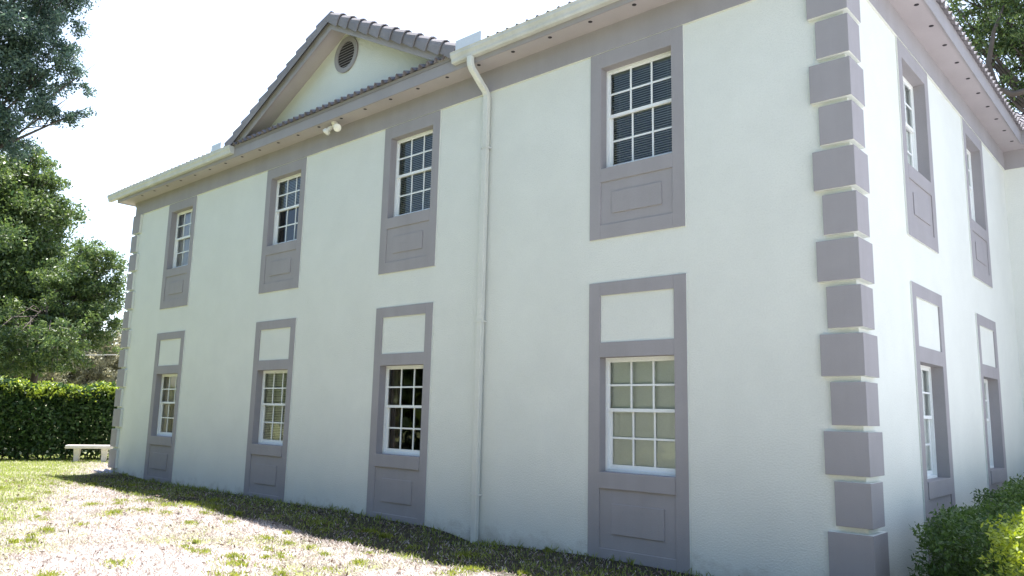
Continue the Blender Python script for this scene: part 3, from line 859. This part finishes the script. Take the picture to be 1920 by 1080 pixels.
tree('scrub_tree', (-51.0, 13.3, -1.8), C3, 480, 0.11, L_SCRUB, 'dull olive scrub tree far beyond the hedge, closest to the building corner', 'scrub beyond the hedge', 0.15)
ro = tree('live_oak_tree', (0.6, 24.5, -1.8), jit(TR, 1.2, 2), 520, 0.07, L_TREE, 'spreading live oak with a crooked limb behind the roof at the right', 'trees behind the hedge', 0.45, trunk_top=(0.2, -0.3, 10.0))
del ro['group']
q = MB()
q.tube([(0.2, 22.4, 9.2), (-0.5, 22.2, 11.55), (-0.9, 22.15, 11.5), (-1.45, 22.1, 11.45), (-1.9, 22.0, 11.75), (-2.1, 22.0, 12.7), (-1.85, 22.0, 13.9), (-1.5, 22.1, 14.8)], [0.2, 0.14, 0.12, 0.11, 0.10, 0.09, 0.07, 0.04], 8)
q.xf(lambda x, y, z: (x - 0.6, y - 24.5, z + 1.8))
q.build('limb', BARK, ro, smooth=True)
# the trees across the lawn that the window panes mirror
SH = ['shade tree across the lawn directly behind the photographer', 'shade tree across the lawn mirrored in the nearest lower window', 'bushy shade tree across the lawn facing the downspout',
      'shade tree across the lawn mirrored in the windows left of the downspout', 'shade tree across the lawn facing the gable', 'shade tree across the lawn mirrored in the farthest windows', 'shade tree across the lawn farthest to the left']
for k in range(7):
    x, y, r = 1.5 - 6.2 * k, -16.5 - 1.2 * (k % 2), 4.4
    cl = [(x + random.uniform(-1, 1) * r * 0.85, y + random.uniform(-1, 1) * r * 0.55, random.uniform(-0.5, 7.0), r * random.uniform(0.32, 0.5)) for _ in range(26)]
    tree('shade_tree', (x, y, -1.8), cl, 60, 0.24, L_TREE, SH[k], 'trees across the lawn', 0.3)

# ------------------------------------------------------------------ hedge
hg = thing('hedge', (-25.2, 0.0, -1.75), 'long clipped hedge with bright sunlit top and dark front behind the bench', 'hedge')
A0, A1 = np.array([-26.6, -8.0]), np.array([-22.6, 12.0])
n = 150000
u = rng.uniform(0, 1, n); hgt = rng.uniform(0, 1, n) ** 0.75
dirv = (A1 - A0) / np.linalg.norm(A1 - A0); nrm = np.array([dirv[1], -dirv[0]])       # nrm towards the camera
dep = rng.uniform(-1, 1, n); dep = np.sign(dep) * np.abs(dep) ** 0.5
topz = 2.22 + 0.05 * np.sin(u * 40) + 0.04 * np.sin(u * 91 + 1)
toplayer = rng.uniform(0, 1, n) < 0.30
hz = np.where(toplayer, topz + rng.normal(0, 0.05, n), hgt * topz)
dp_ = np.where(toplayer, rng.uniform(-1, 1, n), dep) * (0.62 + 0.10 * np.sin(u * 63 + hz * 2.1))
keep = rng.uniform(0, 1, n) < np.clip(0.42 + hz / 0.8, 0, 1)
P = np.stack([A0[0] + (A1[0] - A0[0]) * u + nrm[0] * dp_, A0[1] + (A1[1] - A0[1]) * u + nrm[1] * dp_, -1.75 + hz], 1)[keep]
P += rng.normal(0, 0.04, P.shape)
np_mesh('foliage', leaf_quads(P - np.array([-25.2, 0, -1.75]), 0.078), 4, L_HEDGE, hg)
n = 26000  # pale top layer of leaves paints the sun's brightness onto the hedge
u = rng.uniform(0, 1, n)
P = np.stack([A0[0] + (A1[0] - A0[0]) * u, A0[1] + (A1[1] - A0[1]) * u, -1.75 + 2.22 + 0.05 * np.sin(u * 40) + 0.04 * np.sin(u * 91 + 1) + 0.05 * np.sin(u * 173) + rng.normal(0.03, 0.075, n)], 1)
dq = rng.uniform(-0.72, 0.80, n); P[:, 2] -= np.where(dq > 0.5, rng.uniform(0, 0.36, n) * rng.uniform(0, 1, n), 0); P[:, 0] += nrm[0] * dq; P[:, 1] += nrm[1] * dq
np_mesh('sunlit_top', leaf_quads(P - np.array([-25.2, 0, -1.75]), 0.06, 0.8), 4, L_TOP, hg)
q = MB()
for k in range(30):
    c = A0 + (A1 - A0) * (k + 0.5) / 30
    for _ in range(3):
        bx, by = c[0] + random.uniform(-.15, .15), c[1] + random.uniform(-.25, .25)
        q.tube([(bx, by, -1.9), (bx + random.uniform(-.1, .1), by + random.uniform(-.1, .1), -0.9), (bx + random.uniform(-.3, .3), by + random.uniform(-.3, .3), 0.2)], [0.025, 0.02, 0.008], 5)
q.xf(lambda x, y, z: (x + 25.2, y, z + 1.75))
q.build('stems', BARK, hg)

# ------------------------------------------------------------------ shrubs by the side wall
def shrub(base, rx, ry, h, leafm, size, nleaf, label, group, name='shrub'):
    o = thing(name, base, label, 'shrub', group)
    m_ = nleaf
    e = rng.normal(size=(m_, 3)); e /= np.linalg.norm(e, axis=1, keepdims=True)
    # clipped block with rounded shoulders and lumps
    pw = 0.62
    s = np.sign(e) * np.abs(e) ** pw
    lump = 1 + 0.10 * np.sin(e[:, 0] * 7 + base[1]) * np.sin(e[:, 1] * 6) + 0.08 * np.sin(e[:, 2] * 9 + e[:, 0] * 4)
    rad = rng.uniform(0.0, 1.0, m_) ** 0.30
    p = s * (lump * rad)[:, None] * np.array([rx, ry, h / 2]) + np.array([0, 0, h / 2 + 0.05])
    p[:, 2] = np.maximum(p[:, 2], 0.02)
    p += rng.normal(0, 0.02, p.shape)
    np_mesh('foliage', leaf_quads(p, size, 0.6), 4, leafm, o)
    q = MB()
    for _ in range(9):
        a = random.uniform(0, 6.28); rr = random.uniform(0.3, 0.8)
        q.tube([(0, 0, -0.1), (math.cos(a) * rx * 0.4, math.sin(a) * ry * 0.4, h * 0.35), (math.cos(a) * rx * rr, math.sin(a) * ry * rr, h * 0.8)], [0.018, 0.013, 0.005], 5)
    q.build('stems', BARK, o)
gsh = 'shrubs along the side wall'
shrub((0.86, 1.0, -1.85), 0.55, 1.15, 0.92, L_SHRUB, 0.026, 16000, 'low dark green shrub by the side wall nearest the corner quoins', gsh)
shrub((0.95, 3.3, -1.85), 0.52, 1.15, 1.08, L_SHRUB, 0.026, 16000, 'dark green clipped shrub under the nearer side window', gsh)
shrub((0.95, 5.6, -1.85), 0.55, 1.25, 1.12, L_SHRUB, 0.028, 14000, 'dark green clipped shrub between the two side windows', gsh)
shrub((0.95, 7.9, -1.85), 0.55, 1.1, 1.12, L_SHRUB, 0.028, 12000, 'dark green clipped shrub in the corner by the wing wall', gsh)
shrub((1.88, -0.55, -1.80), 0.66, 0.75, 1.06, L_LIME, 0.024, 15000, 'sunlit yellow green shrub at the lower right', None, 'lime_shrub')

# ------------------------------------------------------------------ overhead wire
q = MB(); q.tube([(-44.0, -4.0, 2.25), (-41.3, 4.5, 2.40), (-41.0, 5.7, 2.44), (-40.1, 8.2, 2.62), (-39.1, 10.5, 2.86), (-36.0, 17.5, 3.6)], 0.014, 5)
tag(q.build('overhead_wire', WIRE), 'thin pale wire strung between trees above the hedge', 'wire')

# ------------------------------------------------------------------ grass and shadow flecks
def patch(x, y):
    """0..1 greenness of the lawn"""
    v = (np.sin(1.7 * x + 0.6 * y) + np.sin(2.9 * y - 1.1 * x + 1.3) + np.sin(0.9 * x + 2.3 * y + 4) + np.sin(4.3 * x + 3.1 * y)) / 4
    return v
def blades(n, x0, x1, y0, y1, accept, h0, h1, wd, lean, m, name, label, lmin=0.2):
    x = rng.uniform(x0, x1, n); y = rng.uniform(y0, y1, n)
    k = rng.uniform(0, 1, n) < accept(x, y)
    x, y = x[k], y[k]; n = len(x)
    z = gz(x, y)
    h = rng.uniform(h0, h1, n); a = rng.uniform(0, 2 * np.pi, n); l = rng.uniform(lmin, 1.0, n) * lean
    b = rng.uniform(0, 2 * np.pi, n)
    base = np.stack([x, y, z - 0.004], 1)
    tip = base + np.stack([np.cos(a) * h * l, np.sin(a) * h * l, h * np.sqrt(np.maximum(0.03, 1 - np.minimum(l, 0.985) ** 2))], 1)
    sd = np.stack([-np.sin(a), np.cos(a), 0 * a], 1) * (wd * rng.uniform(0.6, 1.4, n))[:, None]
    mid = base * 0.45 + tip * 0.55 + np.array([0, 0, 0.01])
    q_ = np.stack([base - sd, base + sd, mid + sd * 0.8, tip, mid - sd * 0.8], 1)
    o = np_mesh(name, q_.reshape(-1, 3), 5, m)
    tag(o, label, 'grass', kind='stuff')
far_left = lambda x, y: 1 / (1 + np.exp(np.clip((y + 1.2 + 0.475 * (x + 18) + 0.5 * patch(1.5 * x, 1.5 * y)) * 3.0, -50, 50)))
inside_wall = lambda x, y: (x > XL - 0.1) & (y > -0.03) & (x < 0.1)
in_strip = lambda x, y: (y > -1.98 + 0.28 * patch(x * 0.7, y)) & (x > -18.6)  # follows the building's shadow; pale dead grass thinned there to darken it
def acc_green(x, y):
    g = np.clip((patch(x, y) - 0.30) * 2.2, 0, 1) * 0.10
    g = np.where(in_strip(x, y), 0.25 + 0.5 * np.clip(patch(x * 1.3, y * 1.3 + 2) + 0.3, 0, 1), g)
    g = np.maximum(g, far_left(x, y) * 0.95)
    return np.where(inside_wall(x, y), 0, g)
def acc_dry(x, y):
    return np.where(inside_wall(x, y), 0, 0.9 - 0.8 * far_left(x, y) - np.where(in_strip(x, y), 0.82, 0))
blades(170000, -27, 2.5, -7.5, 4, acc_green, 0.03, 0.085, 0.004, 0.9, G_GREEN, 'green_grass', 'patchy green grass growing in the dry lawn')
blades(230000, -24, 2.5, -7.5, 1, acc_dry, 0.025, 0.085, 0.0045, 1.0, G_DRY, 'dry_grass', 'pale dead grass and clippings covering the bank', 0.62)
# tufts: low rosettes of living grass scattered over the bank, and weeds at the foot of the wall
tx, ty, tr = [], [], []
for k in range(420):
    x, y = rng.uniform(-17, 1), rng.uniform(-7.2, -1.0)
    if patch(x * 0.8 + 3, y * 0.8) < rng.uniform(-0.4, 0.5): continue
    m_ = int(rng.uniform(30, 150)); r_ = rng.uniform(0.05, 0.22)
    a_ = rng.uniform(0, 6.283, m_); q_ = r_ * np.abs(rng.normal(0, 0.6, m_))
    tx.append(x + np.cos(a_) * q_ * 1.3); ty.append(y + np.sin(a_) * q_); tr.append(np.full(m_, 1.0))
for k in range(120):
    x = rng.uniform(XL, -0.2); m_ = int(rng.uniform(2, 10))
    tx.append(x + rng.normal(0, 0.05, m_)); ty.append(-0.05 - np.abs(rng.normal(0, 0.05, m_))); tr.append(np.full(m_, rng.uniform(1.0, 2.0)))
tx, ty, tr = np.concatenate(tx), np.concatenate(ty), np.concatenate(tr)
n = len(tx); tz = gz(tx, ty); h = rng.uniform(0.035, 0.085, n) * tr; a = rng.uniform(0, 6.283, n); l = rng.uniform(0.3, 0.9, n)
base = np.stack([tx, ty, tz - 0.004], 1)
tip = base + np.stack([np.cos(a) * h * l, np.sin(a) * h * l, h * np.sqrt(1 - l ** 2)], 1)
sd = np.stack([-np.sin(a), np.cos(a), 0 * a], 1) * (0.005 * rng.uniform(0.7, 1.5, n))[:, None]
mid = base * 0.45 + tip * 0.55 + np.array([0, 0, 0.01])
tag(np_mesh('grass_tufts', np.stack([base - sd, base + sd, mid + sd * 0.8, tip, mid - sd * 0.8], 1).reshape(-1, 3), 5, G_TUFT), 'yellow green tufts of living grass dotted over the pale bank', 'grass', kind='stuff')

n = 7000  # scattered dark flakes in place of the small shadows cast by clods
x = rng.uniform(-18, 1, n); y = rng.uniform(-7.3, -0.3, n); keep = ~inside_wall(x, y); x, y = x[keep], y[keep]; n = len(x)
P = np.stack([x, y, gz(x, y) + rng.uniform(0.005, 0.04, n)], 1)
d = rng.normal(size=(n, 3)); d[:, 2] *= 0.35; d /= np.linalg.norm(d, axis=1, keepdims=True)
sd = np.cross(d, np.array([0, 0, 1.0]) + rng.normal(0, 0.35, (n, 3))); sd /= np.linalg.norm(sd, axis=1, keepdims=True)
L_ = rng.uniform(0.015, 0.042, n)[:, None]
q_ = np.stack([P - d * L_, P + sd * L_ * 0.45, P + d * L_, P - sd * L_ * 0.45], 1).reshape(-1, 3)
tag(np_mesh('clod_shadow_flecks', q_, 4, L_FLECK), 'dark flecks standing in for small clod shadows on the pale bank', 'shadow flecks', kind='stuff')
